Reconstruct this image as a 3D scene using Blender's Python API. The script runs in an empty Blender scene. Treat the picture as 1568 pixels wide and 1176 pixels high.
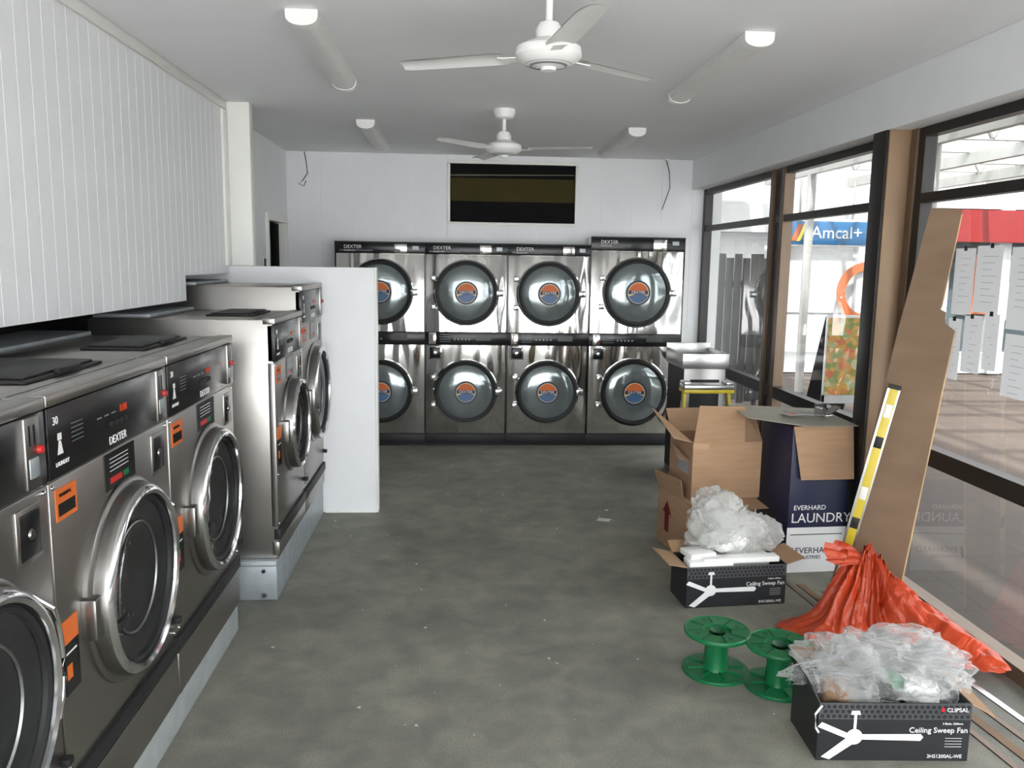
import bpy, bmesh, math, random
from mathutils import Vector, Matrix, noise
random.seed(7)
D2R=math.radians
# ------------------------------------------------------------------ camera
f=1298.;psi=D2R(3.86);th=D2R(8.35);ro=.015;h=1.762
F=Vector((math.sin(psi)*math.cos(th),math.cos(psi)*math.cos(th),-math.sin(th)))
R=Vector((math.cos(psi),-math.sin(psi),0));U=R.cross(F)
R2=R*math.cos(ro)+U*math.sin(ro);U2=U*math.cos(ro)-R*math.sin(ro)
cd=bpy.data.cameras.new("camera");cam=bpy.data.objects.new("camera",cd)
bpy.context.collection.objects.link(cam)
m=Matrix.Identity(4)
for i in range(3):
    m[i][0]=R2[i];m[i][1]=U2[i];m[i][2]=-F[i]
m[2][3]=h
cam.matrix_world=m
cd.sensor_width=36;cd.lens=f/1600*36;cd.clip_start=.02;cd.clip_end=200
bpy.context.scene.camera=cam
try:
    bpy.context.scene.view_settings.view_transform='Standard'
except Exception: pass

# ------------------------------------------------------------------ materials
def newmat(name):
    m=bpy.data.materials.new(name);m.use_nodes=True
    nt=m.node_tree;b=nt.nodes["Principled BSDF"]
    return m,nt,b
def S(b,k,v):
    if k in b.inputs: b.inputs[k].default_value=v
def pm(name,col,rough=.5,metal=0,var=.08,vscale=6,bump=0,bscale=40,stretch=(1,1,1),spec=.5,rvar=0,coat=0):
    m,nt,b=newmat(name)
    S(b,"Roughness",rough);S(b,"Metallic",metal);S(b,"Specular IOR Level",spec);S(b,"Coat Weight",coat)
    tc=nt.nodes.new("ShaderNodeTexCoord")
    mp=nt.nodes.new("ShaderNodeMapping");mp.inputs["Scale"].default_value=stretch
    nt.links.new(tc.outputs["Object"],mp.inputs["Vector"])
    nz=nt.nodes.new("ShaderNodeTexNoise");nz.inputs["Scale"].default_value=vscale;nz.inputs["Detail"].default_value=5
    nt.links.new(mp.outputs[0],nz.inputs["Vector"])
    cr=nt.nodes.new("ShaderNodeValToRGB")
    cr.color_ramp.elements[0].position=.3;cr.color_ramp.elements[1].position=.7
    cr.color_ramp.elements[0].color=(*[c*(1-var) for c in col],1)
    cr.color_ramp.elements[1].color=(*[min(1,c*(1+var)) for c in col],1)
    nt.links.new(nz.outputs["Fac"],cr.inputs[0]);nt.links.new(cr.outputs[0],b.inputs["Base Color"])
    if rvar:
        mr=nt.nodes.new("ShaderNodeMapRange");mr.inputs[3].default_value=rough-rvar;mr.inputs[4].default_value=rough+rvar
        nt.links.new(nz.outputs["Fac"],mr.inputs[0]);nt.links.new(mr.outputs[0],b.inputs["Roughness"])
    if bump:
        n2=nt.nodes.new("ShaderNodeTexNoise");n2.inputs["Scale"].default_value=bscale;n2.inputs["Detail"].default_value=3
        nt.links.new(mp.outputs[0],n2.inputs["Vector"])
        bp=nt.nodes.new("ShaderNodeBump");bp.inputs["Strength"].default_value=bump;bp.inputs["Distance"].default_value=.02
        nt.links.new(n2.outputs["Fac"],bp.inputs["Height"]);nt.links.new(bp.outputs[0],b.inputs["Normal"])
    return m
def steel(name,col=(.6,.59,.57),rough=.25,wav=.25,wscale=3.,brush=.05,stretch=(1,1,1)):
    m,nt,b=newmat(name)
    S(b,"Metallic",1.);S(b,"Roughness",rough);b.inputs["Base Color"].default_value=(*col,1)
    tc=nt.nodes.new("ShaderNodeTexCoord")
    m0=nt.nodes.new("ShaderNodeMapping");m0.inputs["Scale"].default_value=stretch
    nt.links.new(tc.outputs["Object"],m0.inputs["Vector"])
    n1=nt.nodes.new("ShaderNodeTexNoise");n1.inputs["Scale"].default_value=wscale;n1.inputs["Detail"].default_value=1.
    nt.links.new(m0.outputs[0],n1.inputs["Vector"])
    mp=nt.nodes.new("ShaderNodeMapping");mp.inputs["Scale"].default_value=(4,4,220)
    nt.links.new(tc.outputs["Object"],mp.inputs["Vector"])
    n2=nt.nodes.new("ShaderNodeTexNoise");n2.inputs["Scale"].default_value=1.;n2.inputs["Detail"].default_value=2
    nt.links.new(mp.outputs[0],n2.inputs["Vector"])
    b1=nt.nodes.new("ShaderNodeBump");b1.inputs["Strength"].default_value=wav;b1.inputs["Distance"].default_value=.05
    b2=nt.nodes.new("ShaderNodeBump");b2.inputs["Strength"].default_value=brush;b2.inputs["Distance"].default_value=.002
    nt.links.new(n1.outputs["Fac"],b1.inputs["Height"]);nt.links.new(n2.outputs["Fac"],b2.inputs["Height"])
    nt.links.new(b1.outputs[0],b2.inputs["Normal"]);nt.links.new(b2.outputs[0],b.inputs["Normal"])
    mr=nt.nodes.new("ShaderNodeMapRange");mr.inputs[3].default_value=max(.03,rough-.06);mr.inputs[4].default_value=rough+.08
    nt.links.new(n2.outputs["Fac"],mr.inputs[0]);nt.links.new(mr.outputs[0],b.inputs["Roughness"])
    return m
def facing(nt,lo,hi,pw=3.):
    lw=nt.nodes.new("ShaderNodeLayerWeight");lw.inputs[0].default_value=.5
    p=nt.nodes.new("ShaderNodeMath");p.operation='POWER';p.inputs[1].default_value=pw
    nt.links.new(lw.outputs["Facing"],p.inputs[0])
    mr=nt.nodes.new("ShaderNodeMapRange");mr.inputs[3].default_value=lo;mr.inputs[4].default_value=hi
    nt.links.new(p.outputs[0],mr.inputs[0]);return mr.outputs[0]
def glassmat(name,tint=(.90,.92,.91)):
    m=bpy.data.materials.new(name);m.use_nodes=True;nt=m.node_tree;nt.nodes.clear()
    o=nt.nodes.new("ShaderNodeOutputMaterial");tr=nt.nodes.new("ShaderNodeBsdfTransparent");tr.inputs[0].default_value=(*tint,1)
    g=nt.nodes.new("ShaderNodeBsdfGlossy");g.inputs["Roughness"].default_value=.0
    mx=nt.nodes.new("ShaderNodeMixShader")
    nt.links.new(facing(nt,.08,.6,4.),mx.inputs[0]);nt.links.new(tr.outputs[0],mx.inputs[1]);nt.links.new(g.outputs[0],mx.inputs[2])
    nt.links.new(mx.outputs[0],o.inputs[0]);return m
def plasticbag(name,col,a0=.2,a1=.8,rough=.15,transl=.5,bstr=.6,bsc=7,bd=.04,spec=.8):
    m=bpy.data.materials.new(name);m.use_nodes=True;nt=m.node_tree;b=nt.nodes["Principled BSDF"]
    b.inputs["Base Color"].default_value=(*col,1);b.inputs["Roughness"].default_value=rough
    S(b,"Specular IOR Level",spec)
    o=[n for n in nt.nodes if n.type=='OUTPUT_MATERIAL'][0]
    tl=nt.nodes.new("ShaderNodeBsdfTranslucent");tl.inputs[0].default_value=(*col,1)
    m1=nt.nodes.new("ShaderNodeMixShader");m1.inputs[0].default_value=transl*.5
    nt.links.new(b.outputs[0],m1.inputs[1]);nt.links.new(tl.outputs[0],m1.inputs[2])
    tr=nt.nodes.new("ShaderNodeBsdfTransparent");m2=nt.nodes.new("ShaderNodeMixShader")
    tc=nt.nodes.new("ShaderNodeTexCoord")
    v=nt.nodes.new("ShaderNodeTexVoronoi");v.feature='DISTANCE_TO_EDGE';v.inputs["Scale"].default_value=bsc
    nz=nt.nodes.new("ShaderNodeTexNoise");nz.inputs["Scale"].default_value=bsc*.6;nz.inputs["Detail"].default_value=4
    ad=nt.nodes.new("ShaderNodeVectorMath");ad.operation='MULTIPLY_ADD';ad.inputs[1].default_value=(.25,.25,.25)
    nt.links.new(tc.outputs["Object"],nz.inputs["Vector"]);nt.links.new(nz.outputs["Color"],ad.inputs[0]);nt.links.new(tc.outputs["Object"],ad.inputs[2])
    nt.links.new(ad.outputs[0],v.inputs["Vector"])
    bp=nt.nodes.new("ShaderNodeBump");bp.inputs["Strength"].default_value=bstr;bp.inputs["Distance"].default_value=bd
    nt.links.new(v.outputs["Distance"],bp.inputs["Height"]);nt.links.new(bp.outputs[0],b.inputs["Normal"])
    nt.links.new(facing(nt,a0,a1,1.6),m2.inputs[0])
    nt.links.new(tr.outputs[0],m2.inputs[1]);nt.links.new(m1.outputs[0],m2.inputs[2]);nt.links.new(m2.outputs[0],o.inputs[0])
    return m

M={}
M['wall']=pm("white_wall_paint",(.80,.81,.825),.5,var=.015,bump=.03,bscale=60)
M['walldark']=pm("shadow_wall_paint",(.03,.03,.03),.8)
M['ceil']=pm("ceiling_paint",(.82,.83,.845),.75,var=.02,vscale=1.5)
M['trim']=pm("trim_paint",(.82,.82,.78),.4,var=.02)
M['steel']=steel("stainless_brushed",(.36,.345,.325),.33,.08,3)
M['steelw']=steel("stainless_wavy",(.70,.69,.67),.10,.95,1.0,.02,(5,2,1.3))
M['steeld']=steel("stainless_dark",(.28,.27,.26),.30,.08,3)
M['chrome']=pm("chrome",(.68,.68,.69),.12,1,var=.03)
M['black']=pm("black_gloss_panel",(.011,.011,.012),.2,var=.1,spec=.3)
M['blackm']=pm("black_rubber",(.015,.015,.016),.5,var=.15,spec=.3)
M['ddoor']=pm("dryer_door_glass",(.23,.26,.265),.09,.55,var=.2,vscale=3)
M['wglass']=pm("washer_door_glass",(.018,.019,.02),.07,.1,var=.4,vscale=4)
M['drum']=steel("drum_steel",(.30,.30,.30),.3,.3,8)
M['white']=pm("white_print",(.75,.75,.75),.5,var=.02)
M['red']=pm("red_plastic",(.5,.02,.02),.3)
M['led']=pm("red_digit_display",(.6,.05,.01),.4)
M['orange']=pm("orange_label",(.62,.13,.02),.5)
M['blue']=pm("blue_label",(.05,.12,.25),.4)
M['cream']=pm("cream_label",(.75,.6,.35),.5)
M['galv']=pm("galvanised_steel",(.34,.37,.39),.45,.5,var=.12,vscale=12)
M['conc']=pm("concrete_plinth",(.30,.32,.32),.8,var=.12,vscale=9,bump=.2)
M['plastic']=pm("white_plastic",(.78,.78,.76),.35,var=.02)
M['diff']=pm("prismatic_diffuser",(.74,.74,.72),.4,var=.03,bump=.2,bscale=90)
M['card']=pm("cardboard",(.35,.215,.125),.85,var=.08,vscale=5,stretch=(1,1,8))
M['cardg']=pm("cardboard_grey_top",(.32,.30,.245),.85,var=.06)
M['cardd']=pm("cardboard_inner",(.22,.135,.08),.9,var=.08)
M['tape']=pm("packing_tape",(.42,.27,.15),.25,var=.05)
M['navy']=pm("navy_print",(.010,.014,.045),.45)
M['boxblk']=pm("dark_box_print",(.018,.019,.021),.45,var=.3,vscale=3,spec=.3)
M['hex']=pm("hex_pattern_print",(.06,.062,.066),.4,var=.2)
M['green']=pm("green_plastic",(.004,.13,.042),.35,var=.12)
M['greend']=pm("green_plastic_dark",(.003,.07,.025),.5)
M['bronze']=pm("bronze_aluminium",(.15,.10,.065),.38,.35,var=.06)
M['bronzed']=pm("dark_aluminium_frame",(.014,.012,.011),.4,.2,var=.1)
M['tan']=pm("tan_column_cladding",(.27,.175,.105),.42,.2,var=.08,vscale=2)
M['glass']=glassmat("window_glass")
M['bag']=plasticbag("clear_plastic_wrap",(.82,.83,.83),.07,.60,.14,.5,.45,6,.03)
M['bag2']=plasticbag("bubble_wrap",(.85,.85,.83),.35,.9,.3,.9,.4,9,.02,.4)
M['obag']=plasticbag("orange_plastic_bag",(.60,.068,.02),.95,1.,.3,.5,.45,9,.03,.5)
M['paper']=plasticbag("paper",(.60,.60,.61),1.,1.,.8,1.0,.02,6,.001,.2)
M['ink']=pm("printed_ink",(.12,.12,.13),.8)
M['foam']=pm("polystyrene",(.82,.82,.80),.8,var=.02,bump=.1)
M['fleck']=pm("plaster_fleck",(.5,.5,.48),.8,var=.1)
M['yellow']=pm("yellow_paint",(.58,.44,.03),.4)
M['alum']=steel("aluminium",(.55,.55,.55),.3,.05,4)
M['board']=pm("fibreboard",(.20,.13,.08),.8,var=.1,vscale=3,stretch=(1,1,3))
M['boarde']=pm("fibreboard_edge",(.50,.35,.20),.8)
M['wood']=pm("weathered_wood",(.03,.029,.027),.85,var=.5,vscale=8,stretch=(6,6,.6))
M['extw']=pm("exterior_white",(.36,.36,.355),.6,var=.05)
M['extbeam']=pm("exterior_beam_paint",(.20,.195,.18),.5,var=.06)
M['roof']=pm("roof_sheet",(.34,.24,.21),.6,var=.06)
M['extg']=pm("shopfront_glazing",(.045,.055,.06),.2,var=.4,vscale=.6,spec=.3)
M['signblue']=pm("sign_blue",(.008,.060,.14),.4)
M['redf']=pm("red_fascia",(.14,.010,.010),.5,spec=.2)
M['ring']=pm("orange_wall_graphic",(.25,.06,.015),.5)
M['signw']=pm("sign_white",(.3,.3,.3),.5,var=.02)
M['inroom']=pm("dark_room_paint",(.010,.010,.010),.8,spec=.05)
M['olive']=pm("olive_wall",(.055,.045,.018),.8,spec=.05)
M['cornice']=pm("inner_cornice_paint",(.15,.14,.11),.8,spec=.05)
M['conbounce']=pm("unseen_bounce_concrete",(.58,.57,.55),.8,var=.06)  # unseen ground behind the camera, made pale to bounce light onto the ceiling
m_,nt,b=newmat("food_poster_print")
v=nt.nodes.new("ShaderNodeTexVoronoi");v.inputs["Scale"].default_value=16
tc=nt.nodes.new("ShaderNodeTexCoord");nt.links.new(tc.outputs["Object"],v.inputs["Vector"])
cr=nt.nodes.new("ShaderNodeValToRGB");cr.color_ramp.elements[0].color=(.28,.05,.01,1);cr.color_ramp.elements[1].color=(.35,.30,.16,1)
e=cr.color_ramp.elements.new(.35);e.color=(.32,.17,.02,1);e=cr.color_ramp.elements.new(.7);e.color=(.07,.12,.015,1)
sp=nt.nodes.new("ShaderNodeSeparateColor");nt.links.new(v.outputs["Color"],sp.inputs[0])
nt.links.new(sp.outputs[0],cr.inputs[0]);nt.links.new(cr.outputs[0],b.inputs["Base Color"]);M['food']=m_
m_,nt,b=newmat("polished_concrete_floor")
tc=nt.nodes.new("ShaderNodeTexCoord")
n1=nt.nodes.new("ShaderNodeTexNoise");n1.inputs["Scale"].default_value=1.1;n1.inputs["Detail"].default_value=8;n1.inputs["Roughness"].default_value=.62
n2=nt.nodes.new("ShaderNodeTexNoise");n2.inputs["Scale"].default_value=6;n2.inputs["Detail"].default_value=7;n2.inputs["Distortion"].default_value=.4
n3=nt.nodes.new("ShaderNodeTexNoise");n3.inputs["Scale"].default_value=120;n3.inputs["Detail"].default_value=2
for n in (n1,n2,n3): nt.links.new(tc.outputs["Object"],n.inputs["Vector"])
c1=nt.nodes.new("ShaderNodeValToRGB");c1.color_ramp.elements[0].position=.34;c1.color_ramp.elements[1].position=.68
c1.color_ramp.elements[0].color=(.165,.163,.143,1);c1.color_ramp.elements[1].color=(.258,.250,.212,1)
nt.links.new(n1.outputs["Fac"],c1.inputs[0])
c2=nt.nodes.new("ShaderNodeValToRGB");c2.color_ramp.elements[0].position=.30;c2.color_ramp.elements[1].position=.70
c2.color_ramp.elements[0].color=(.76,.77,.78,1);c2.color_ramp.elements[1].color=(1.16,1.16,1.12,1)
nt.links.new(n2.outputs["Fac"],c2.inputs[0])
mx=nt.nodes.new("ShaderNodeMix");mx.data_type='RGBA';mx.blend_type='MULTIPLY';mx.inputs[0].default_value=1
nt.links.new(c1.outputs[0],mx.inputs[6]);nt.links.new(c2.outputs[0],mx.inputs[7])
c3=nt.nodes.new("ShaderNodeValToRGB");c3.color_ramp.elements[0].position=.25;c3.color_ramp.elements[1].position=.75
c3.color_ramp.elements[0].color=(.82,.82,.82,1);c3.color_ramp.elements[1].color=(1.14,1.14,1.14,1)
nt.links.new(n3.outputs["Fac"],c3.inputs[0])
mx2=nt.nodes.new("ShaderNodeMix");mx2.data_type='RGBA';mx2.blend_type='MULTIPLY';mx2.inputs[0].default_value=1
nt.links.new(mx.outputs[2],mx2.inputs[6]);nt.links.new(c3.outputs[0],mx2.inputs[7]);nt.links.new(mx2.outputs[2],b.inputs["Base Color"])
mr=nt.nodes.new("ShaderNodeMapRange");mr.inputs[3].default_value=.5;mr.inputs[4].default_value=.7
nt.links.new(n2.outputs["Fac"],mr.inputs[0]);nt.links.new(mr.outputs[0],b.inputs["Roughness"])
S(b,"Specular IOR Level",.25)
bp=nt.nodes.new("ShaderNodeBump");bp.inputs["Strength"].default_value=.1;bp.inputs["Distance"].default_value=.01
nt.links.new(n2.outputs["Fac"],bp.inputs["Height"]);nt.links.new(bp.outputs[0],b.inputs["Normal"])
M['floor']=m_
m_,nt,b=newmat("exterior_paving")
tc=nt.nodes.new("ShaderNodeTexCoord");br=nt.nodes.new("ShaderNodeTexBrick")
nt.links.new(tc.outputs["Object"],br.inputs["Vector"]);br.inputs["Scale"].default_value=1.
br.offset=0;br.inputs["Brick Width"].default_value=.4;br.inputs["Row Height"].default_value=.4;br.inputs["Mortar Size"].default_value=.006
br.inputs["Color1"].default_value=(.052,.039,.031,1);br.inputs["Color2"].default_value=(.042,.032,.026,1);br.inputs["Mortar"].default_value=(.025,.02,.018,1)
nt.links.new(br.outputs[0],b.inputs["Base Color"]);b.inputs["Roughness"].default_value=.5;S(b,"Specular IOR Level",.12)
M['pave']=m_

# ------------------------------------------------------------------ mesh builder
RX=Matrix.Rotation(math.pi/2,4,'X')
class B:
    def __init__(s,name): s.n=name;s.v=[];s.f=[];s.fm=[];s.ml=[]
    def mi(s,k):
        if k not in s.ml: s.ml.append(k)
        return s.ml.index(k)
    def raw(s,vs,fs,k,T=None):
        o=len(s.v);i=s.mi(k)
        for p in vs:
            p=Vector(p)
            s.v.append(T@p if T else p)
        for q in fs: s.f.append([a+o for a in q]);s.fm.append(i)
    def bm(s,bm,k,T=None):
        bm.verts.index_update()
        s.raw([v.co.copy() for v in bm.verts],[[v.index for v in q.verts] for q in bm.faces],k,T);bm.free()
    def box(s,k,x0,x1,y0,y1,z0,z1,bev=0,T=None,seg=2):
        b=bmesh.new();bmesh.ops.create_cube(b,size=1)
        for v in b.verts:
            v.co=Vector(((x0+x1)/2+v.co.x*(x1-x0),(y0+y1)/2+v.co.y*(y1-y0),(z0+z1)/2+v.co.z*(z1-z0)))
        if bev: bmesh.ops.bevel(b,geom=list(b.edges),offset=bev,segments=seg,affect='EDGES',profile=.5)
        s.bm(b,k,T)
    def lathe(s,k,prof,T=None,seg=48,a0=0,a1=2*math.pi):
        full=abs(a1-a0-2*math.pi)<1e-6
        n=seg if full else seg+1
        vs=[];fs=[]
        for (r,z) in prof:
            for j in range(n):
                a=a0+(a1-a0)*j/seg
                vs.append((r*math.cos(a),r*math.sin(a),z))
        for i in range(len(prof)-1):
            for j in range(seg):
                j2=(j+1)%n
                fs.append((i*n+j,i*n+j2,(i+1)*n+j2,(i+1)*n+j))
        s.raw(vs,fs,k,T)
    def cyl(s,k,p0,p1,r,seg=20,r1=None,cap=True):
        p0=Vector(p0);p1=Vector(p1);d=p1-p0;L=d.length
        T=Matrix.Translation(p0)@d.to_track_quat('Z','Y').to_matrix().to_4x4()
        r1=r if r1 is None else r1
        pr=[(r,0),(r1,L)]
        if cap: pr=[(0.0001,0)]+pr+[(0.0001,L)]
        s.lathe(k,pr,T,seg)
    def tube(s,k,pts,r,seg=8):
        pts=[Vector(p) for p in pts];n=len(pts);vs=[];fs=[]
        up=Vector((0,0,1))
        for i,p in enumerate(pts):
            d=(pts[min(i+1,n-1)]-pts[max(i-1,0)]).normalized()
            a=d.cross(up)
            if a.length<.01: a=d.cross(Vector((1,0,0)))
            a.normalize();c=d.cross(a)
            for j in range(seg):
                t=2*math.pi*j/seg;vs.append(p+a*(r*math.cos(t))+c*(r*math.sin(t)))
        for i in range(n-1):
            for j in range(seg):
                j2=(j+1)%seg;fs.append((i*seg+j,i*seg+j2,(i+1)*seg+j2,(i+1)*seg+j))
        fs.append(list(range(seg)));fs.append([(n-1)*seg+j for j in range(seg)])
        s.raw(vs,fs,k)
    def slab(s,k,pts,t=.004,T=None):
        pts=[Vector(p) for p in pts];n=(pts[1]-pts[0]).cross(pts[2]-pts[0]).normalized()*t
        c=len(pts);vs=pts+[p+n for p in pts]
        fs=[list(range(c))[::-1],[c+i for i in range(c)]]+[(i,(i+1)%c,c+(i+1)%c,c+i) for i in range(c)]
        s.raw(vs,fs,k,T)
    def text(s,k,str_,size,T,ext=.0008,align='LEFT'):
        cu=bpy.data.curves.new("t",'FONT');cu.body=str_;cu.size=size;cu.extrude=ext;cu.align_x=align;cu.resolution_u=3
        ob=bpy.data.objects.new("t",cu);bpy.context.collection.objects.link(ob)
        dg=bpy.context.evaluated_depsgraph_get();me=ob.evaluated_get(dg).to_mesh()
        s.raw([v.co.copy() for v in me.vertices],[list(p.vertices) for p in me.polygons],k,T)
        ob.evaluated_get(dg).to_mesh_clear()
        bpy.data.objects.remove(ob);bpy.data.curves.remove(cu)
    def done(s,loc=(0,0,0),rz=0,smooth=35):
        me=bpy.data.meshes.new(s.n);me.from_pydata([tuple(v) for v in s.v],[],s.f)
        for k in s.ml: me.materials.append(M[k])
        me.polygons.foreach_set("material_index",s.fm)
        b=bmesh.new();b.from_mesh(me);bmesh.ops.recalc_face_normals(b,faces=list(b.faces));b.to_mesh(me);b.free()
        me.polygons.foreach_set("use_smooth",[True]*len(me.polygons))
        me.set_sharp_from_angle(angle=D2R(smooth));me.update()
        ob=bpy.data.objects.new(s.n,me);bpy.context.collection.objects.link(ob)
        ob.location=loc;ob.rotation_euler=(0,0,rz);return ob
def FT(x,y,z): return Matrix.Translation((x,y,z))@RX   # front-facing text/lathe frame (faces -Y)

ZC=2.77;YB=8.2;YR=-1.6
# ------------------------------------------------------------------ room shell
b=B("floor");b.box('floor',-2.3,2.5,YR,YB+.1,-.1,0);b.done()
b=B("ceiling");b.box('ceil',-2.3,2.6,YR,YB+1.0,ZC,ZC+.15);b.done()
OX0,OX1,OZ0,OZ1=-.07,1.14,2.14,2.69
b=B("wall_back")
def backbox(x0,x1,z0,z1): b.box('wall',x0,x1,YB+.003,YB+.12,z0,z1)
backbox(-2.3,OX0,0,ZC);backbox(OX1,2.6,0,ZC);backbox(OX0,OX1,0,OZ0);backbox(OX0,OX1,OZ1,ZC)
x=-1.6
while x<2.5:
    x1=min(x+.299,2.5);e=.001
    if x1<=OX0 or x>=OX1: b.box('wall',x,x1,YB,YB+.003,0,ZC,e,seg=1)
    else:
        b.box('wall',x,x1,YB,YB+.003,0,OZ0,e,seg=1);b.box('wall',x,x1,YB,YB+.003,OZ1,ZC,e,seg=1)
        if x<OX0: b.box('wall',x,OX0,YB,YB+.003,OZ0,OZ1)
        if x1>OX1: b.box('wall',OX1,x1,YB,YB+.003,OZ0,OZ1)
    x+=.3
b.done()
b=B("window_1")   # internal opening high on the back wall
t=.03
b.box('trim',OX0-t,OX1+t,YB-.012,YB+.06,OZ0-t,OZ0,.004);b.box('trim',OX0-t,OX1+t,YB-.012,YB+.06,OZ1,OZ1+t,.004)
b.box('trim',OX0-t,OX0,YB-.012,YB+.06,OZ0,OZ1,.004);b.box('trim',OX1,OX1+t,YB-.012,YB+.06,OZ0,OZ1,.004)
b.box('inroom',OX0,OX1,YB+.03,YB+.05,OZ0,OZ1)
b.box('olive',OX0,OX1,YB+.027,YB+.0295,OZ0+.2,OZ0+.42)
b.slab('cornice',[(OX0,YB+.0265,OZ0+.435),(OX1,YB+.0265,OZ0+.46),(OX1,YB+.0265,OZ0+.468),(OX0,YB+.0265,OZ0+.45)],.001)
b.done()
WX=-1.52
b=B("wall_left")
y=YR
b.box('wall',WX-.1,WX-.004,YR,4.82,1.52,ZC);b.box('wall',WX-.1,WX-.004,4.82,5.72,1.66,ZC)
while y<5.7:
    z0=1.52 if y<4.8 else 1.66
    b.box('wall',WX-.005,WX,y,min(y+.0982,5.72),z0,ZC,.0015,seg=1);y+=.1
b.done()
b=B("trim_1");b.box('trim',WX+.001,WX+.018,YR,5.72,ZC-.055,ZC-.001,.004);b.done()
b=B("trim_2")
b.box('trim',-1.53,-1.36,5.722,5.82,1.712,ZC-.001,.004);b.box('trim',-1.519,-1.50,5.62,5.72,1.712,ZC-.06,.003);b.done()
b=B("wall_left_back")
RXW=-1.62
b.box('wall',RXW-.1,RXW-.004,5.82,7.33,0,ZC);b.box('wall',RXW-.1,RXW-.004,8.08,YB,0,ZC);b.box('wall',RXW-.1,RXW-.004,7.33,8.08,2.1,ZC)
y=5.83
while y<YB-.01:
    y1=min(y+.0982,YB)
    if y1<7.3 or y>8.1: b.box('wall',RXW-.005,RXW,y,y1,0,ZC,.0015,seg=1)
    else: b.box('wall',RXW-.005,RXW,y,y1,2.1,ZC,.0015,seg=1)
    y+=.1
b.done()
b=B("light_switch");b.box('plastic',RXW,RXW+.012,7.12,7.20,1.66,1.78,.003);b.box('blackm',RXW+.012,RXW+.016,7.13,7.19,1.68,1.76,.002);b.done()
b=B("door_1")
b.box('trim',RXW-.1,RXW+.02,7.28,7.34,0,2.1,.004);b.box('trim',RXW-.1,RXW+.02,8.06,8.12,0,2.1,.004);b.box('trim',RXW-.1,RXW+.02,7.28,8.12,2.09,2.15,.004)
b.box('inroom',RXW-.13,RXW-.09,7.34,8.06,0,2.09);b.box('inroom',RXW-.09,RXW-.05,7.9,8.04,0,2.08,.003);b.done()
b=B("wall_left_lower");b.box('walldark',-2.4,-2.3,YR,YB,0,ZC);b.done()  # dark void behind the machines, its shade put into the wall colour
b=B("partition_wall");b.box('wall',-2.28,-.55,5.725,5.815,0,1.71,.004);b.box('trim',-.56,-.545,5.72,5.82,0,1.712,.002);b.box('trim',-.915,-.56,5.716,5.725,0,.012)
b.done()
b=B("wall_right_bulkhead");b.box('wall',2.29,2.6,YR,YB-.001,2.49,ZC-.001);b.done()
def pane(y0,y1): b.raw([(2.45,y0,.07),(2.45,y1,.07),(2.45,y1,2.44),(2.45,y0,2.44)],[(0,1,2,3)],'glass')
b=B("window_2")
def vm(y0,y1,k='bronze',x0=2.41,x1=2.49,z0=0,z1=2.489): b.box(k,x0,x1,y0,y1,z0,z1,.003,seg=1)
vm(8.13,8.19,'bronzed');vm(6.36,6.42,'bronze');vm(6.30,6.36,'bronzed',2.43);vm(6.14,6.20,'bronze')
vm(4.60,4.80,'bronzed',2.41)
for (y0,y1) in [(6.42,8.13),(4.80,6.14),(6.20,6.30)]:
    b.box('bronzed',2.42,2.48,y0,y1,2.44,2.489);b.box('bronzed',2.42,2.48,y0,y1,2.09,2.14)
    b.box('bronzed',2.415,2.485,y0,y1,.76,.85);b.box('bronze',2.41,2.49,y0,y1,.0,.07)
    pane(y0,y1)
b.done()
b=B("window_3")
vm(4.36,4.42,'bronze');vm(4.30,4.36,'bronzed',2.42)
vm(1.9,1.98,'bronze');vm(-.3,-.22,'bronze')
for (y0,y1) in [(1.98,4.30),(-.22,1.9),(YR+.06,-.3)]:
    b.box('bronzed',2.42,2.48,y0,y1,2.44,2.489);b.box('bronzed',2.42,2.48,y0,y1,2.10,2.15)
    b.box('bronzed',2.415,2.485,y0,y1,.76,.85);b.box('bronze',2.41,2.49,y0,y1,.0,.07)
    pane(y0,y1)
b.done()
b=B("structural_column")
b.box('tan',2.295,2.50,4.425,4.57,0,2.489,.004);b.box('bronzed',2.282,2.295,4.435,4.58,0,2.489,.002);b.done()
b=B("window_4")
for x0 in (-2.3,-.75,.85,2.40): b.box('bronze',x0,x0+.07,YR-.06,YR,0,2.6,.003)
b.box('bronze',-2.3,2.47,YR-.06,YR,2.60,ZC);b.box('bronze',-2.3,2.47,YR-.06,YR,0,.03)
b.done()

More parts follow.
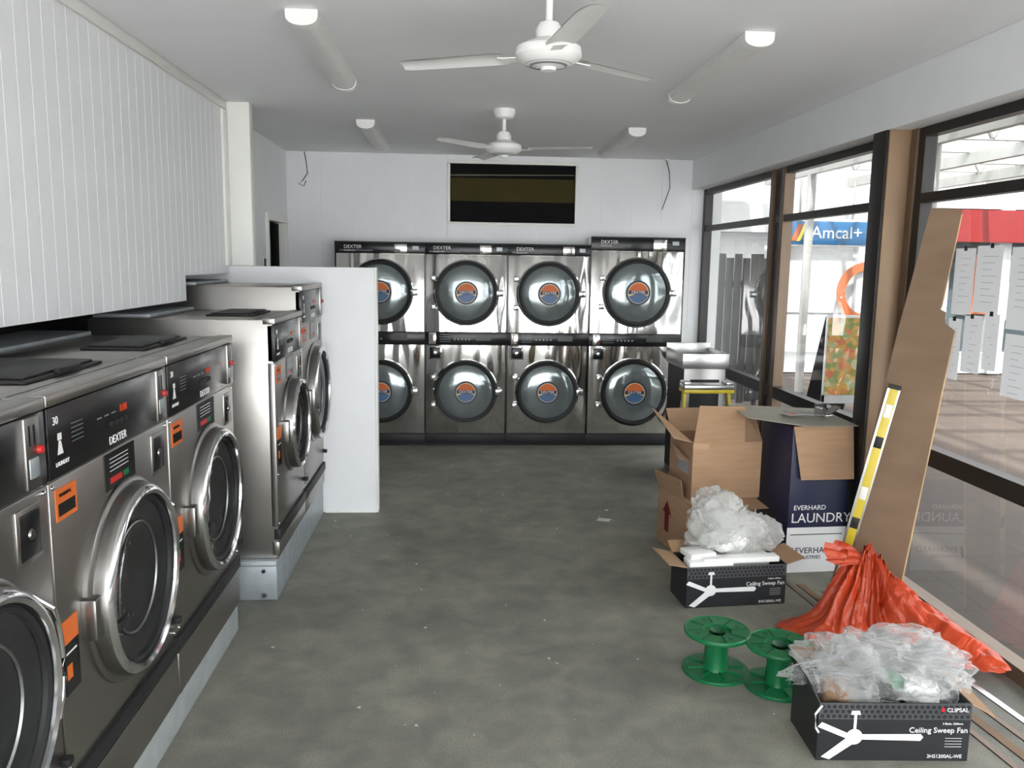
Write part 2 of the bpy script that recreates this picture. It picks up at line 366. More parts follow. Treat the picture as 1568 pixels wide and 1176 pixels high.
# ------------------------------------------------------------------ machines
def washer(name,w,hh,z0,rd,zc,lid=True,d=.9):
    b=B(name);cx=w*.54
    k='steel'
    b.box(k,.004,w-.004,.0,d,z0,hh,.008)
    b.box(k,.0,w,-.006,.03,z0+.02,.305,.004)
    b.box('blackm',.0,w,-.014,.02,.318,.372,.004)
    b.box('steel',.002,w-.002,-.004,.03,.385,hh-.22,.005)
    b.box('steel',.002,w-.002,-.012,.05,hh-.026,hh+.006,.005)
    b.box('black',.004,w-.004,-.010,.03,hh-.215,hh-.028,.004)
    b.text('white',"DEXTER",.035,FT(w*.42,-.0105,hh-.20))
    b.text('white',"LAUNDRY",.016,FT(.035,-.0105,hh-.185))
    b.text('white',"30",.03,FT(.03,-.0105,hh-.075))
    b.slab('white',[(.045,-.0115,hh-.155),(.075,-.0115,hh-.155),(.065,-.0115,hh-.12),(.055,-.0115,hh-.12)],.001)
    b.slab('white',[(.05,-.0115,hh-.118),(.07,-.0115,hh-.118),(.07,-.0115,hh-.1),(.05,-.0115,hh-.1)],.001)
    for i in range(5): b.box('galv',.13,.20,-.0108,-.010,hh-.09-i*.012,hh-.0885-i*.012)
    for i in range(3): b.box('galv',.29+i*.05,.32+i*.05,-.0108,-.010,hh-.11,hh-.107)
    b.text('led',"8:88",.032,FT(w*.52,-.0105,hh-.115))
    for i in range(4): b.lathe('blackm',[(.0001,.006),(.009,.006),(.01,0)],FT(w*.44+i*.035,-.010,hh-.14),12)
    b.box('steeld',w-.115,w-.045,-.018,.0,hh-.205,hh-.030,.004)
    b.box('black',w-.100,w-.093,-.019,-.017,hh-.10,hh-.05);b.box('black',w-.078,w-.070,-.019,-.017,hh-.10,hh-.05)
    b.box('galv',w-.105,w-.06,-.021,-.016,hh-.18,hh-.13,.003)
    b.lathe('red',[(.0001,.012),(.009,.011),(.011,0)],FT(w-.055,-.017,hh-.115),16)
    b.box('steel',w-.16,w-.04,-.007,.0,hh-.385,hh-.245,.003);b.box('black',w-.148,w-.052,-.009,-.003,hh-.372,hh-.258,.003)
    b.lathe('steeld',[(.0001,.006),(.012,.005),(.014,0)],FT(w-.1,-.009,hh-.315),16)
    b.box('orange',.03,.145,-.007,-.003,hh-.33,hh-.245);b.box('black',.04,.135,-.0075,-.004,hh-.318,hh-.285);b.text('black',"WARNING",.014,FT(.045,-.0078,hh-.268))
    b.box('black',w*.38,w*.64,-.0075,-.003,hh-.335,hh-.225)
    for i in range(4): b.box('white',w*.42,w*.58,-.008,-.0074,hh-.245-i*.012,hh-.243-i*.012)
    b.box('red',w*.42,w*.52,-.008,-.0074,hh-.318,hh-.30);b.box('green',w*.53,w*.58,-.008,-.0074,hh-.318,hh-.30)
    b.box('orange',.02,.105,-.007,-.003,zc-.02,zc+.045);b.box('black',.02,.105,-.007,-.003,zc-.16,zc-.02)
    b.box('orange',.03,.06,-.0075,-.006,zc-.12,zc-.08);b.box('white',.03,.09,-.0075,-.006,zc-.05,zc-.045)
    T=FT(cx,0,zc)
    r=rd
    b.lathe('steeld',[(r*1.07,0),(r*1.07,.012),(r*1.03,.02),(r*1.0,.02)],T,64)
    b.lathe('steeld',[(r*1.0,.008),(r*1.0,.045),(r*.985,.058)],T,64)
    b.lathe('chrome',[(r*.985,.058),(r*.96,.068),(r*.92,.072),(r*.885,.066),(r*.875,.05)],T,64)
    b.lathe('blackm',[(r*.876,.05),(r*.85,.058),(r*.82,.052),(r*.80,.03)],T,64)
    b.lathe('wglass',[(r*.82,.042),(r*.74,.04),(r*.62,.028),(r*.45,.014),(r*.2,.006),(.0001,.004)],T,64)
    b.lathe('drum',[(r*.60,.029),(r*.585,.031),(r*.57,.026)],T,64)
    for i in range(9):
        a=D2R(100+i*20)
        b.lathe('drum',[(.0001,.022),(.007,.02)],FT(cx+r*.4*math.cos(a),0,zc+r*.4*math.sin(a)),8)
    b.box('steeld',cx-r*1.13,cx-r*.95,-.045,-.0,zc-.06,zc+.06,.008)
    b.box('blackm',cx-r*.83,cx-r*.62,-.070,-.052,zc-.075,zc-.045,.006)
    pts=[]
    for i in range(9):
        a=D2R(-34+i*8.5);rr=r*1.12
        pts.append((cx+rr*math.cos(a),-.045-(.0 if 0<i<8 else -.035),zc+rr*math.sin(a)))
    b.tube('chrome',pts,.009,10)
    b.box('blackm',w-.035,w-.003,-.03,-.004,.44,.462,.005)
    for (x,z) in [(.02,.4),(w-.02,.4),(.02,hh-.235),(w-.02,hh-.235),(.02,.66),(w-.02,.66)]:
        b.lathe('chrome',[(.0001,.006),(.006,.004),(.007,0)],FT(x,-.004,z),10)
    if lid:
        b.box('blackm',w*.25,w*.82,.14,.38,hh,hh+.010,.004);b.box('blackm',w*.28,w*.79,.16,.36,hh+.010,hh+.018,.004)
        b.box('blackm',w*.45,w*.62,.13,.15,hh+.008,hh+.024,.004)
    b.box('steeld',.01,w-.01,.085,.088,hh,hh+.002)
    b.box('galv',.02,w-.02,d-.3,d-.02,hh,hh+.02,.006)
    for i in range(2): b.cyl('blackm',(w*.3+i*w*.4,d,hh-.3),(w*.3+i*w*.4,d+.12,hh-.3),.03)
    return b
XW=-1.03
for i,y in enumerate((1.235,2.105,2.98)):
    washer("front_load_washer",.865,1.41,.13,.295,.765).done((XW,y,0),math.pi/2)
washer("large_front_load_washer",.745,1.46,.212,.25,.86).done((-.92,4.22,0),math.pi/2)
washer("large_front_load_washer",.735,1.60,.212,.30,.915,lid=False).done((-.92,4.970,0),math.pi/2)
b=B("washer_plinth");b.box('conc',-1.9,-1.035,1.1,3.84,0,.129,.006);b.done()
b=B("washer_steel_base");b.box('galv',-1.8,-.925,4.19,5.70,0,.211,.006)
b.box('galv',-1.79,-.925,4.182,4.19,.185,.205,.002);
b.cyl('steeld',(-.99,4.19,.03),(-.99,4.175,.03),.013,10);b.cyl('steeld',(-.99,4.19,.16),(-.99,4.178,.16),.01,10);b.done()

def dryer(name,w,H):
    b=B(name);d=.32
    b.box('steelw',.002,w-.002,.0,d,.12,H,.006)
    b.box('blackm',.002,w-.002,.02,d,.0,.12);b.box('blackm',.0,w,.0,.02,.02,.115,.003)
    dz=H-1.93
    b.box('black',.0,w,-.012,.01,H-.105-dz*.3,H-.008,.003)
    b.box('blackm',.0,w,-.016,.02,H-.012,H+.002,.002)
    b.box('steelw',w*.66,w*.80,-.016,-.01,H-.098-dz*.3,H-.018,.002)
    b.box('hex',w*.05,w*.42,-.0135,-.0118,H-.088,H-.072)
    b.text('white',"DEXTER",.045,FT(w*.10,-.0125,H-.062));b.text('white',"EXPRESS DRY",.018,FT(w*.10,-.0135,H-.088))
    b.box('galv',w*.86,w*.93,-.0135,-.012,H-.07,H-.035)
    b.box('black',.0,.006,-.01,.02,.12,H);b.box('black',w-.006,w,-.01,.02,.12,H)
    b.box('black',.0,w,-.012,.01,.975,1.10,.003)
    b.box('steelw',.035,.105,-.03,-.01,.985,1.095,.005);b.box('black',.062,.069,-.032,-.029,1.03,1.08);b.box('red',.083,.095,-.036,-.029,1.0,1.014,.002)
    for i in range(4): b.box('galv',.14,.24,-.0135,-.012,1.075-i*.022,1.077-i*.022)
    for i in range(5): b.lathe('galv',[(.0001,.004),(.007,.003),(.008,0)],FT(.28+i*.035,-.012,1.03),10)
    b.box('hex',w*.62,w*.80,-.0135,-.012,1.02,1.07)
    b.box('steelw',.03,.16,-.012,.0,.84,.965,.004);b.box('black',.045,.145,-.016,-.008,.852,.953,.004);b.lathe('chrome',[(.0001,.012),(.016,.01),(.018,0)],FT(.095,-.016,.90),16)
    for zc in (1.47+dz*.25,.53):
        T=FT(w*.5,0,zc);r=.30 if dz<.01 else .325
        b.lathe('chrome',[(r*1.03,0),(r*1.03,.018),(r*1.0,.026),(r*.97,.022)],T,64)
        b.lathe('blackm',[(r*.985,.02),(r*.97,.04),(r*.93,.05),(r*.87,.046),(r*.84,.03)],T,64)
        b.lathe('ddoor',[(r*.86,.034),(r*.8,.044),(r*.6,.054),(r*.35,.060),(.0001,.062)],T,64)
        q=r*.36;o=-.013
        b.lathe('navy',[(q,.0725+o),(q,.081+o),(.0001,.0815+o)],T,32);b.lathe('cream',[(q*.86,.0818+o),(.0001,.082+o)],T,32)
        b.lathe('orange',[(q*.8,.0822+o),(.0001,.0823+o)],T,32,D2R(15),D2R(165))
        b.lathe('blue',[(q*.82,.0822+o),(.0001,.0823+o)],T,32,D2R(200),D2R(345))
        b.box('navy',w*.5-q*.8,w*.5+q*.8,-.0835-o,-.082-o,zc-.012,zc+.022)
        b.text('white',"DEXTER",.036,FT(w*.5,-.0838-o,zc-.006),align='CENTER')
        b.box('chrome',w*.5-r*1.12,w*.5-r*.96,-.035,0,zc+.11,zc+.16,.006);b.box('chrome',w*.5-r*1.12,w*.5-r*.96,-.035,0,zc-.16,zc-.11,.006)
        b.box('chrome',w*.5+r*.9,w*.5+r*1.16,-.045,-.01,zc-.03,zc+.03,.008)
    return b
YD=7.87
for x0,w,H in ((-1.13,.83,1.93),(-.30,.775,1.93),(.475,.785,1.93)):
    dryer("stacked_tumble_dryer",w,H).done((x0,YD,0))
dryer("stacked_tumble_dryer",.90,2.01).done((1.26,YD,0))

# ------------------------------------------------------------------ ceiling fixtures
def fan(loc,angs):
    b=B("ceiling_fan")
    b.lathe('plastic',[(.0001,0),(.072,0),(.075,-.02),(.06,-.055),(.03,-.065),(.0001,-.065)],None,32)
    b.cyl('plastic',(0,0,-.05),(0,0,-.16),.013)
    b.lathe('plastic',[(.0001,-.14),(.035,-.145),(.05,-.17),(.048,-.20),(.085,-.215),(.118,-.232),(.122,-.262),(.11,-.275),(.085,-.29),(.04,-.300),(.0001,-.302)],None,40)
    b.lathe('galv',[(.085,-.291),(.088,-.287),(.06,-.297)],None,32)
    b.lathe('plastic',[(.03,-.298),(.028,-.312),(.0001,-.314)],None,24)
    for a in angs:
        T=Matrix.Rotation(D2R(a),4,'Z')@Matrix.Translation((0,0,-.262))@Matrix.Rotation(D2R(7),4,'X')
        b.slab('plastic',[(.09,-.018,0),(.17,-.022,0),(.19,-.03,0),(.19,.03,0),(.17,.022,0),(.09,.018,0)],.004,T)
        vs=[];n=14;m=6
        for i in range(n+1):
            x=.17+(.60-.17)*i/n
            hw=.058-.010*(i/n)
            if i==n: hw*=.82
            if i==0: hw*=.85
            for j in range(m+1):
                u=-1+2*j/m;vs.append((x,u*hw,.010*(1-u*u)+.004))
        nv=len(vs);fs=[]
        vs+= [(p[0],p[1],p[2]-.0025) for p in vs]
        for i in range(n):
            for j in range(m):
                q=(i*(m+1)+j,(i+1)*(m+1)+j,(i+1)*(m+1)+j+1,i*(m+1)+j+1)
                fs.append(q);fs.append(tuple(nv+t for t in q[::-1]))
        b.raw(vs,fs,'plastic',T)
    b.done(loc)
fan((.33,3.17,ZC),(-83,37,157))
fan((.31,5.75,ZC),(-14,106,-134))
def batten(loc,L):
    b=B("ceiling_batten_light")
    n=12;prof=[]
    for i in range(n+1):
        a=math.pi*i/n;prof.append((-.062*math.cos(a)*1.0,-.018-.042*math.sin(a)**.7))
    vs=[];fs=[]
    for y in (.05,L-.05):
        for p in prof: vs.append((p[0],y,p[1]))
    for i in range(n): fs.append((i,i+1,n+1+i+1,n+1+i))
    b.raw(vs,fs,'diff')
    b.box('plastic',-.064,.064,.02,L-.02,-.02,-.001)
    for (y0,y1) in ((0,.055),(L-.055,L)):
        vs=[];m=len(prof)
        for y in (y0,y1):
            vs.append((-.066,y,0));
            for p in prof: vs.append((p[0]*1.07,y,p[1]*1.06))
            vs.append((.066,y,0))
        m+=2
        fs=[list(range(m)),[m+i for i in range(m)]]+[(i,(i+1)%m,m+(i+1)%m,m+i) for i in range(m)]
        b.raw(vs,fs,'plastic')
    b.done(loc)
batten((-.64,3.62,ZC),1.36);batten((1.31,3.72,ZC),1.36);batten((-.67,6.3,ZC),1.36);batten((1.34,6.35,ZC),1.36)
b=B("hanging_cable")
b.tube('blackm',[(2.02,8.17,2.76),(2.05,8.16,2.65),(2.06,8.15,2.5),(2.02,8.14,2.38),(1.99,8.15,2.29)],.004,6);b.lathe('plastic',[(.0001,0),(.03,0),(.03,-.01),(.0001,-.012)],Matrix.Translation((2.02,8.165,ZC)),16);b.done()
b=B("hanging_cable")
b.tube('blackm',[(-1.44,8.15,2.76),(-1.42,8.14,2.66),(-1.41,8.13,2.56),(-1.45,8.1,2.49),(-1.49,8.1,2.46),(-1.44,8.1,2.44),(-1.42,8.1,2.49)],.004,6);b.done()

# ------------------------------------------------------------------ boxes, clutter
def carton(b,w,d,hh,k,kin,t=.005):
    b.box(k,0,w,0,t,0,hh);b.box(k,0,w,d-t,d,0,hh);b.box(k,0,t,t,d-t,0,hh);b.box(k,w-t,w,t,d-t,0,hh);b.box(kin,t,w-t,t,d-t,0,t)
def blob(b,k,c,s,seed,amp=.3,fr=2.,sub=4,zmin=None,fine=.45):
    q=bmesh.new();bmesh.ops.create_icosphere(q,subdivisions=sub,radius=1)
    for v in q.verts:
        p=v.co.copy();o=Vector((seed*3.1,seed*1.7,seed*.9))
        w_=Vector((noise.noise(p*2+o),noise.noise(p*2+o*2),noise.noise(p*2+o*3)))*.5
        n1=noise.noise(p*fr*.6+o);n2=abs(noise.noise((p+w_)*fr+o*2));n3=abs(noise.noise((p+w_)*fr*2.6+o*3))
        k_=1+amp*(n1*1.0-n2*1.3-n3*fine+.35)
        v.co=Vector((c[0]+p.x*s[0]*k_,c[1]+p.y*s[1]*k_,c[2]+p.z*s[2]*k_))
        if zmin is not None and v.co.z<zmin: v.co.z=zmin+.002*random.random()
    b.bm(q,k)
def fanart(b,w,hh):
    y=-.0012
    b.box('hex',.0,w,y-.0002,.0,hh*.72,hh)
    for i in range(26):
        for j in range(3):
            cx=.012+i*.021+(.0105 if j%2 else 0);cz=hh*.775+j*.018
            if cx<w-.01 and cz<hh-.008:
                b.slab('boxblk',[(cx+.0085*math.cos(D2R(60*k+30)),y-.0004,cz+.0085*math.sin(D2R(60*k+30))) for k in range(6)],.0004)
    cx,cz=w*.24,hh*.42
    def pl(pts): b.slab('white',[(cx+p[0],y-.0008,cz+p[1]) for p in pts],.0006)
    pl([(.02,-.010),(.24,-.014),(.25,.0),(.24,.012),(.02,.010)])
    pl([(-.02,.012),(-.12,.056),(-.135,.038),(-.02,-.010)])
    pl([(.008,-.02),(-.085,-.088),(-.115,-.078),(-.022,-.0)])
    b.lathe('white',[(.030,.0006),(.0001,.0012)],FT(cx,y-.0006,cz),24)
    pl([(-.005,.03),(.005,.03),(.005,.09),(-.005,.09)]);pl([(-.018,.085),(.018,.085),(.014,.10),(-.014,.10)])
    b.text('white',"Ceiling Sweep Fan",.029,FT(w*.985,y-.001,hh*.50),align='RIGHT')
    b.text('white',"3HS1200AL-WE",.019,FT(w*.96,y-.001,hh*.06),align='RIGHT')
    b.text('white',"3 Blade 1200mm",.011,FT(w*.95,y-.001,hh*.64),align='RIGHT')
    for i in range(4): b.box('white',w*.84,w*.95,y-.001,y,hh*.40-i*.011,hh*.405-i*.011)
b=B("ceiling_fan_carton");w,d,hh=.55,.265,.222
carton(b,w,d,hh,'boxblk','cardd');fanart(b,w,hh)
b.box('red',w*.80,w*.82,-.0025,-.0015,hh*.86,hh*.93);b.text('white',"CLIPSAL",.022,FT(w*.835,-.002,hh*.86))
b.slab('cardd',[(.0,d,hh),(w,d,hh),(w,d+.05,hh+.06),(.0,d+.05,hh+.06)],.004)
b.slab('card',[(w,0,hh),(w,d,hh),(w+.09,d,hh-.03),(w+.09,0,hh-.05)],.004)
b.slab('boxblk',[(0,0,hh),(0,d,hh),(-.03,d,hh+.08),(-.025,.02,hh+.05)],.004)
b.tube('white',[(.01,.0,hh-.01),(-.015,-.006,hh-.04),(-.012,-.008,hh-.09),(.0,-.006,hh-.11)],.004)
b.done((1.30,2.69,0),D2R(-3))
b=B("plastic_wrap_bundle")
for (c,s,sd_) in [((.28,.14,.27),(.27,.14,.13),1),((.14,.16,.28),(.15,.12,.11),5),((.41,.13,.26),(.14,.12,.11),9),((.30,.19,.31),(.20,.11,.11),11)]:
    blob(b,'bag',c,s,sd_,.75,1.4,5,None,.15)
blob(b,'bag2',(.15,.13,.19),(.12,.09,.06),14,.4,2.,4);blob(b,'cardd',(.10,.12,.19),(.07,.08,.05),19,.4,2.,3);b.box('green',.30,.35,.08,.15,.22,.27,.012)
blob(b,'foam',(.42,.13,.19),(.08,.08,.05),23,.4,2.,3)
b.done((1.30,2.70,0),D2R(-3),120)
b=B("ceiling_fan_carton");w,d,hh=.545,.235,.218
carton(b,w,d,hh,'boxblk','cardd');fanart(b,w,hh)
b.slab('card',[(0,0,hh),(0,d,hh),(-.11,d,hh+.03),(-.10,.0,hh+.02)],.004)
b.slab('card',[(0,d,hh),(w,d,hh),(w,d+.08,hh+.04),(0,d+.08,hh+.04)],.004)
b.slab('card',[(w,0,hh),(w,d,hh),(w+.10,d,hh+.03),(w+.10,0,hh+.03)],.004)
b.done((1.19,4.02,0),D2R(5))
b=B("polystyrene_packing")
b.box('foam',.02,.26,.02,.12,.17,.235,.008);b.box('foam',.10,.52,.03,.10,.215,.245,.006);b.box('foam',.28,.50,.10,.20,.17,.232,.008);b.box('foam',.05,.20,.05,.18,.23,.262,.008,T=Matrix.Rotation(.15,4,'Z'))
b.done((1.19,4.02,.004),D2R(5))
b=B("bubble_wrap_bundle")
for (c,s,sd_) in [((.30,.16,.35),(.20,.12,.12),21),((.20,.16,.45),(.12,.10,.12),25),((.43,.15,.33),(.12,.11,.10),29),((.28,.14,.42),(.15,.10,.12),31)]:
    blob(b,'bag2',c,s,sd_,.65,1.6,5,None,.25)
blob(b,'foam',(.30,.15,.33),(.14,.07,.09),33,.4,2,3)
b.done((1.19,4.05,-.01),D2R(5),120)
b=B("cardboard_box");w,d,hh=.45,.42,.37
b.box('card',0,w,0,d,0,hh,.003);b.box('tape',w*.45,w*.55,-.001,0,hh*.3,hh);b.box('cardd',0,w,d*.49,d*.51,hh,hh+.001)
b.slab('redf',[(-.0015,.30,.10),(-.0015,.24,.10),(-.0015,.24,.22),(-.0015,.21,.22),(-.0015,.27,.30),(-.0015,.33,.22),(-.0015,.30,.22)],.001)
b.slab('card',[(0,d,hh),(0,.05,hh),(-.02,.05,hh+.12),(-.03,d,hh+.1)],.004)
b.slab('card',[(0,0,hh),(w,0,hh),(w+.02,-.12,hh-.03),(.02,-.13,hh-.02)],.004)
b.done((1.37,4.70,0),D2R(10))
b=B("cardboard_box");w,d,hh=.44,.36,.345
carton(b,w,d,hh,'card','cardd')
b.slab('card',[(0,0,hh),(w*.74,0,hh),(w*.70,-.02,hh+.22),(.02,-.02,hh+.23)],.004)
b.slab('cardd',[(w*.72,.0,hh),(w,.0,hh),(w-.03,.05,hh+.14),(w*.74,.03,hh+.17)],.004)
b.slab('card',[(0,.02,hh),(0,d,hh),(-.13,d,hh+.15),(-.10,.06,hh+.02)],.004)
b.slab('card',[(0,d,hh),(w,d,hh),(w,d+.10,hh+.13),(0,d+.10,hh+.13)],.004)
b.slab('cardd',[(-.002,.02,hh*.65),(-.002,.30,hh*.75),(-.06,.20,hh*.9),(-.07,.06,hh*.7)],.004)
b.box('tape',-.001,.10,-.0015,0,hh-.035,hh-.0);b.box('tape',w*.44,w*.56,-.001,0,0,.06)
b.box('paper',-.001,0,.05,.22,.14,.22)
b.done((1.40,4.73,.371),D2R(7))
b=B("laundry_tub_carton");w,d,hh=.36,.42,.855
b.box('navy',0,w,0,d,.0,hh,.003);b.box('white',-.001,w+.001,-.0012,0,0,.27)
b.text('white',"EVERHARD",.040,FT(.030,-.002,.375));b.text('white',"LAUNDRY",.080,FT(.018,-.002,.300))
b.text('navy',"EVERHARD",.050,FT(.055,-.002,.115));b.text('navy',"INDUSTRIES",.030,FT(.055,-.002,.08))
b.slab('redf',[(.012,-.0022,.08),(.028,-.0022,.08),(.043,-.0022,.15),(.027,-.0022,.15)],.0006)
b.box('blackm',.02,w-.02,-.0018,0,.225,.23)
b.slab('card',[(.0,-.004,hh+.01),(w,-.004,hh+.01),(w-.0,-.05,hh-.29),(.04,-.05,hh-.29)],.004)
b.slab('cardg',[(-.25,.06,hh+.05),(w*.2,-.03,hh+.012),(w+.015,-.03,hh+.012),(w+.015,d,hh+.03),(-.22,d+.02,hh+.06)],.005)
b.done((1.905,4.50,0),D2R(4))
b=B("instruction_papers")
b.box('paper',0,.13,0,.10,0,.003,T=Matrix.Rotation(.3,4,'Z'));b.box('paper',.09,.2,.03,.13,.003,.005,T=Matrix.Rotation(-.2,4,'Z'));b.box('orange',.02,.07,.02,.05,.0031,.0045,T=Matrix.Rotation(.3,4,'Z'))
b.done((1.93,4.62,.905),0)
b=B("metal_bracket")
b.box('alum',0,.10,0,.06,0,.004);b.box('alum',0,.10,.056,.06,.004,.07);b.box('alum',0,.004,0,.056,.004,.05);b.cyl('chrome',(.05,.056,.04),(.05,.03,.04),.014);b.box('alum',.03,.13,-.03,.02,.004,.012,T=Matrix.Rotation(-.4,4,'Y'))
b.done((2.12,4.62,.895),D2R(25))
b=B("step_ladder")
Hh=.96
b.box('alum',-.17,.17,-.07,.07,Hh-.03,Hh,.006);b.box('yellow',-.172,.172,-.072,.072,Hh-.055,-.03+Hh,.004);b.box('alum',-.17,-.12,-.06,.06,Hh,Hh+.02,.004);b.box('alum',.12,.17,-.06,.06,Hh,Hh+.02,.004)
for sx in (-1,1):
    for y0,y1 in ((-.05,-.2),(.05,.24)):
        b.slab('yellow' if y0<0 else 'alum',[(sx*.15,y0,Hh-.05),(sx*.15,y0+.05*(1 if y0<0 else -1),Hh-.05),(sx*.21,y1+.05*(1 if y0<0 else -1),0),(sx*.21,y1,0)],.02)
for i in range(3):
    z=.24*(i+1)-.02;t=z/Hh;b.box('alum',-.21+.06*t,.21-.06*t,-.2+.15*t,-.12+.15*t,z-.02,z,.003)
b.cyl('alum',(-.20,.2,.2),(.20,.2,.2),.01);b.done((1.70,5.50,0),0)
b=B("stainless_steel_cabinet")
b.box('steeld',0,.34,0,.5,.0,.94,.006);b.box('blackm',-.004,0,.01,.49,.05,.93)
b.box('alum',-.02,.36,-.02,.0,.94,1.06,.004);b.box('alum',-.02,.36,.5,.52,.94,1.10,.004);b.box('alum',-.02,0,0,.5,.94,1.06,.004);b.box('alum',.34,.36,0,.5,.94,1.06,.004);b.box('alum',0,.34,0,.5,.94,.955)
b.box('blackm',.05,.29,-.006,0,.1,.85,.004);b.cyl('chrome',(.26,-.03,.5),(.26,-.03,.6),.006)
b.done((1.82,6.5,0),0)
b=B("leaning_fibreboard")
bc=Vector((2.15,4.03,0.004));tp=Vector((2.372,3.99,2.05));ax=(tp-bc);L=ax.length;ax.normalize()
wd=Vector((.74,-.67,0));wd=(wd-ax*wd.dot(ax)).normalized()
def bp_(a,w): return bc+ax*(a*L)+wd*w
pts=[bp_(.0,-.15),bp_(.0,.15),bp_(.72,.155),bp_(.735,.105),bp_(.76,.10),bp_(.765,.075),bp_(1,.08),bp_(1,-.06),bp_(.70,-.10),bp_(.35,-.13)]
b.slab('board',pts,.006)
b.tube('boarde',[bp_(0.02,.152),bp_(.72,.157)],.004,6);b.tube('boarde',[bp_(.77,.076),bp_(.99,.081)],.0035,6)
b.done()
b=B("spirit_level")
p0=Vector((1.985,4.06,.015));p1=Vector((2.175,3.955,1.17));a=(p1-p0).normalized()
xx=Vector((.86,-.5,0));xx=(xx-a*xx.dot(a)).normalized();yy=a.cross(xx)
T=Matrix(((xx.x,yy.x,a.x,p0.x),(xx.y,yy.y,a.y,p0.y),(xx.z,yy.z,a.z,p0.z),(0,0,0,1)))
Ll=1.19
b.box('yellow',-.028,.028,-.012,.012,0,Ll,.003,T=T);b.box('alum',-.030,-.019,-.0125,.0125,.01,Ll-.01,T=T);b.box('alum',.022,.030,-.0125,.0125,.01,Ll-.01,T=T)
b.box('blackm',-.03,.03,-.014,.014,-.0,.02,T=T);b.box('blackm',-.03,.03,-.014,.014,Ll-.02,Ll,T=T)
for z in (.14,.58,1.02): b.box('white',-.016,.018,-.0135,.0135,z,z+.07,.004,T=T)
for z in (.42,.86): b.box('blackm',-.019,.02,-.014,.014,z,z+.06,.003,T=T)
b.done()
b=B("taped_paper_notices")
for (y0,y1,z0,z1) in [(3.98,3.82,1.54,1.86),(3.81,3.62,1.56,1.87),(3.99,3.88,1.22,1.52),(3.86,3.72,1.27,1.545),(3.70,3.60,1.30,1.56),(3.56,3.40,1.5,1.86),(3.55,3.38,1.2,1.48)]:
    b.raw([(2.445,y1,z0),(2.445,y0,z0),(2.445,y0,z1),(2.445,y1,z1)],[(0,1,2,3)],'paper')
    for i in range(8): b.box('ink',2.4434,2.444,y1+.03+.02*(i%3),y0-.05,z1-.05-i*.03,z1-.0485-i*.03)
for (y,z) in [(3.90,1.86),(3.7,1.87),(3.94,1.52),(3.8,1.54),(3.45,1.86),(3.66,1.56)]: b.box('blackm',2.4425,2.444,y-.012,y+.012,z-.012,z+.01)
b.done()
def spool(loc,r,hh):
    b=B("cable_spool")
    b.lathe('green',[(.05,0),(r,0),(r+.002,.006),(r,.014),(.055,.016),(.052,.03),(.050,hh-.03),(.055,hh-.016),(r,hh-.014),(r+.002,hh-.006),(r,hh),(.062,hh),(.06,hh-.012),(.035,hh-.012),(.034,hh-.05),(.0001,hh-.05)],None,48)
    b.lathe('green',[(r,hh),(r-.004,hh+.004),(r-.01,hh)],None,48)
    for i in range(8):
        a=i*math.pi/4;T=Matrix.Rotation(a,4,'Z')
        b.box('greend',.065,r-.012,-.0025,.0025,hh,hh+.003,T=T);b.box('green',.05,r-.02,-.002,.002,.014,.022,T=T)
        if i%2==0: b.lathe('greend',[(.012,hh+.0012),(.0001,hh+.0013)],T@Matrix.Translation((.095,.028,0)),12)
    b.lathe('greend',[(.034,hh+.001),(.0001,hh-.03)],None,24)
    b.done(loc)
spool((1.14,3.36,0),.142,.19);spool((1.365,3.22,0),.14,.19)
# orange bag: draped sheet with folds radiating from the gathered neck
b=B("orange_plastic_bag")
def drape():
    n=150;vs=[];fs=[];o=Vector((3.3,8.1,0))
    path=[(1.68,3.66,.03),(1.80,3.70,.09),(1.93,3.77,.27),(2.01,3.78,.37),(2.08,3.72,.27),(2.18,3.60,.18),(2.28,3.46,.12),(2.35,3.32,.05)]
    x0,x1,y0,y1=1.56,2.39,3.12,3.96
    idx={};pk=Vector((2.01,3.80,0))
    for i in range(n+1):
        for j in range(n+1):
            x=x0+(x1-x0)*i/n;y=y0+(y1-y0)*j/n
            p=Vector((x,y,0));best=9;hz=0
            for k in range(len(path)-1):
                a=Vector((path[k][0],path[k][1],0));c=Vector((path[k+1][0],path[k+1][1],0));d=c-a
                t=max(0,min(1,(p-a).dot(d)/d.dot(d)));dist=(p-(a+d*t)).length
                if dist<best: best=dist;hz=path[k][2]*(1-t)+path[k+1][2]*t
            w_=.115+.02*noise.noise(p*5+o)
            q0=best/w_
            z=hz*math.exp(-q0*q0*.9)+.03*math.exp(-q0*q0*.4)
            dv=p-pk;ang=math.atan2(dv.y,dv.x);r=dv.length
            edge=.15+.05*noise.noise(Vector((ang*2.5,1.7,0)))+.03*noise.noise(p*12+o)
            if best>edge: continue
            wob=.35*noise.noise(p*4+o*3)
            fo=1-abs(noise.noise(Vector((ang*3.2+wob,r*1.2,2.2))))*2.4
            f2=1-abs(noise.noise(Vector((ang*8+wob*3,r*3,5.2))))*2.4
            cr_=noise.noise(p*22+o)
            z2=z*(.72+.30*fo+.14*f2)+.006*cr_*(1+z*6)+.010
            dx=.035*noise.noise(p*7+o*2)*min(1,z*5);dy=.035*noise.noise(p*7+o*3)*min(1,z*5)
            idx[(i,j)]=len(vs);vs.append((min(2.395,x+dx),y+dy,max(.004,z2)))
    for (i,j) in idx:
        if all(k in idx for k in ((i+1,j),(i+1,j+1),(i,j+1))): fs.append((idx[(i,j)],idx[(i+1,j)],idx[(i+1,j+1)],idx[(i,j+1)]))
    b.raw(vs,fs,'obag')
drape()
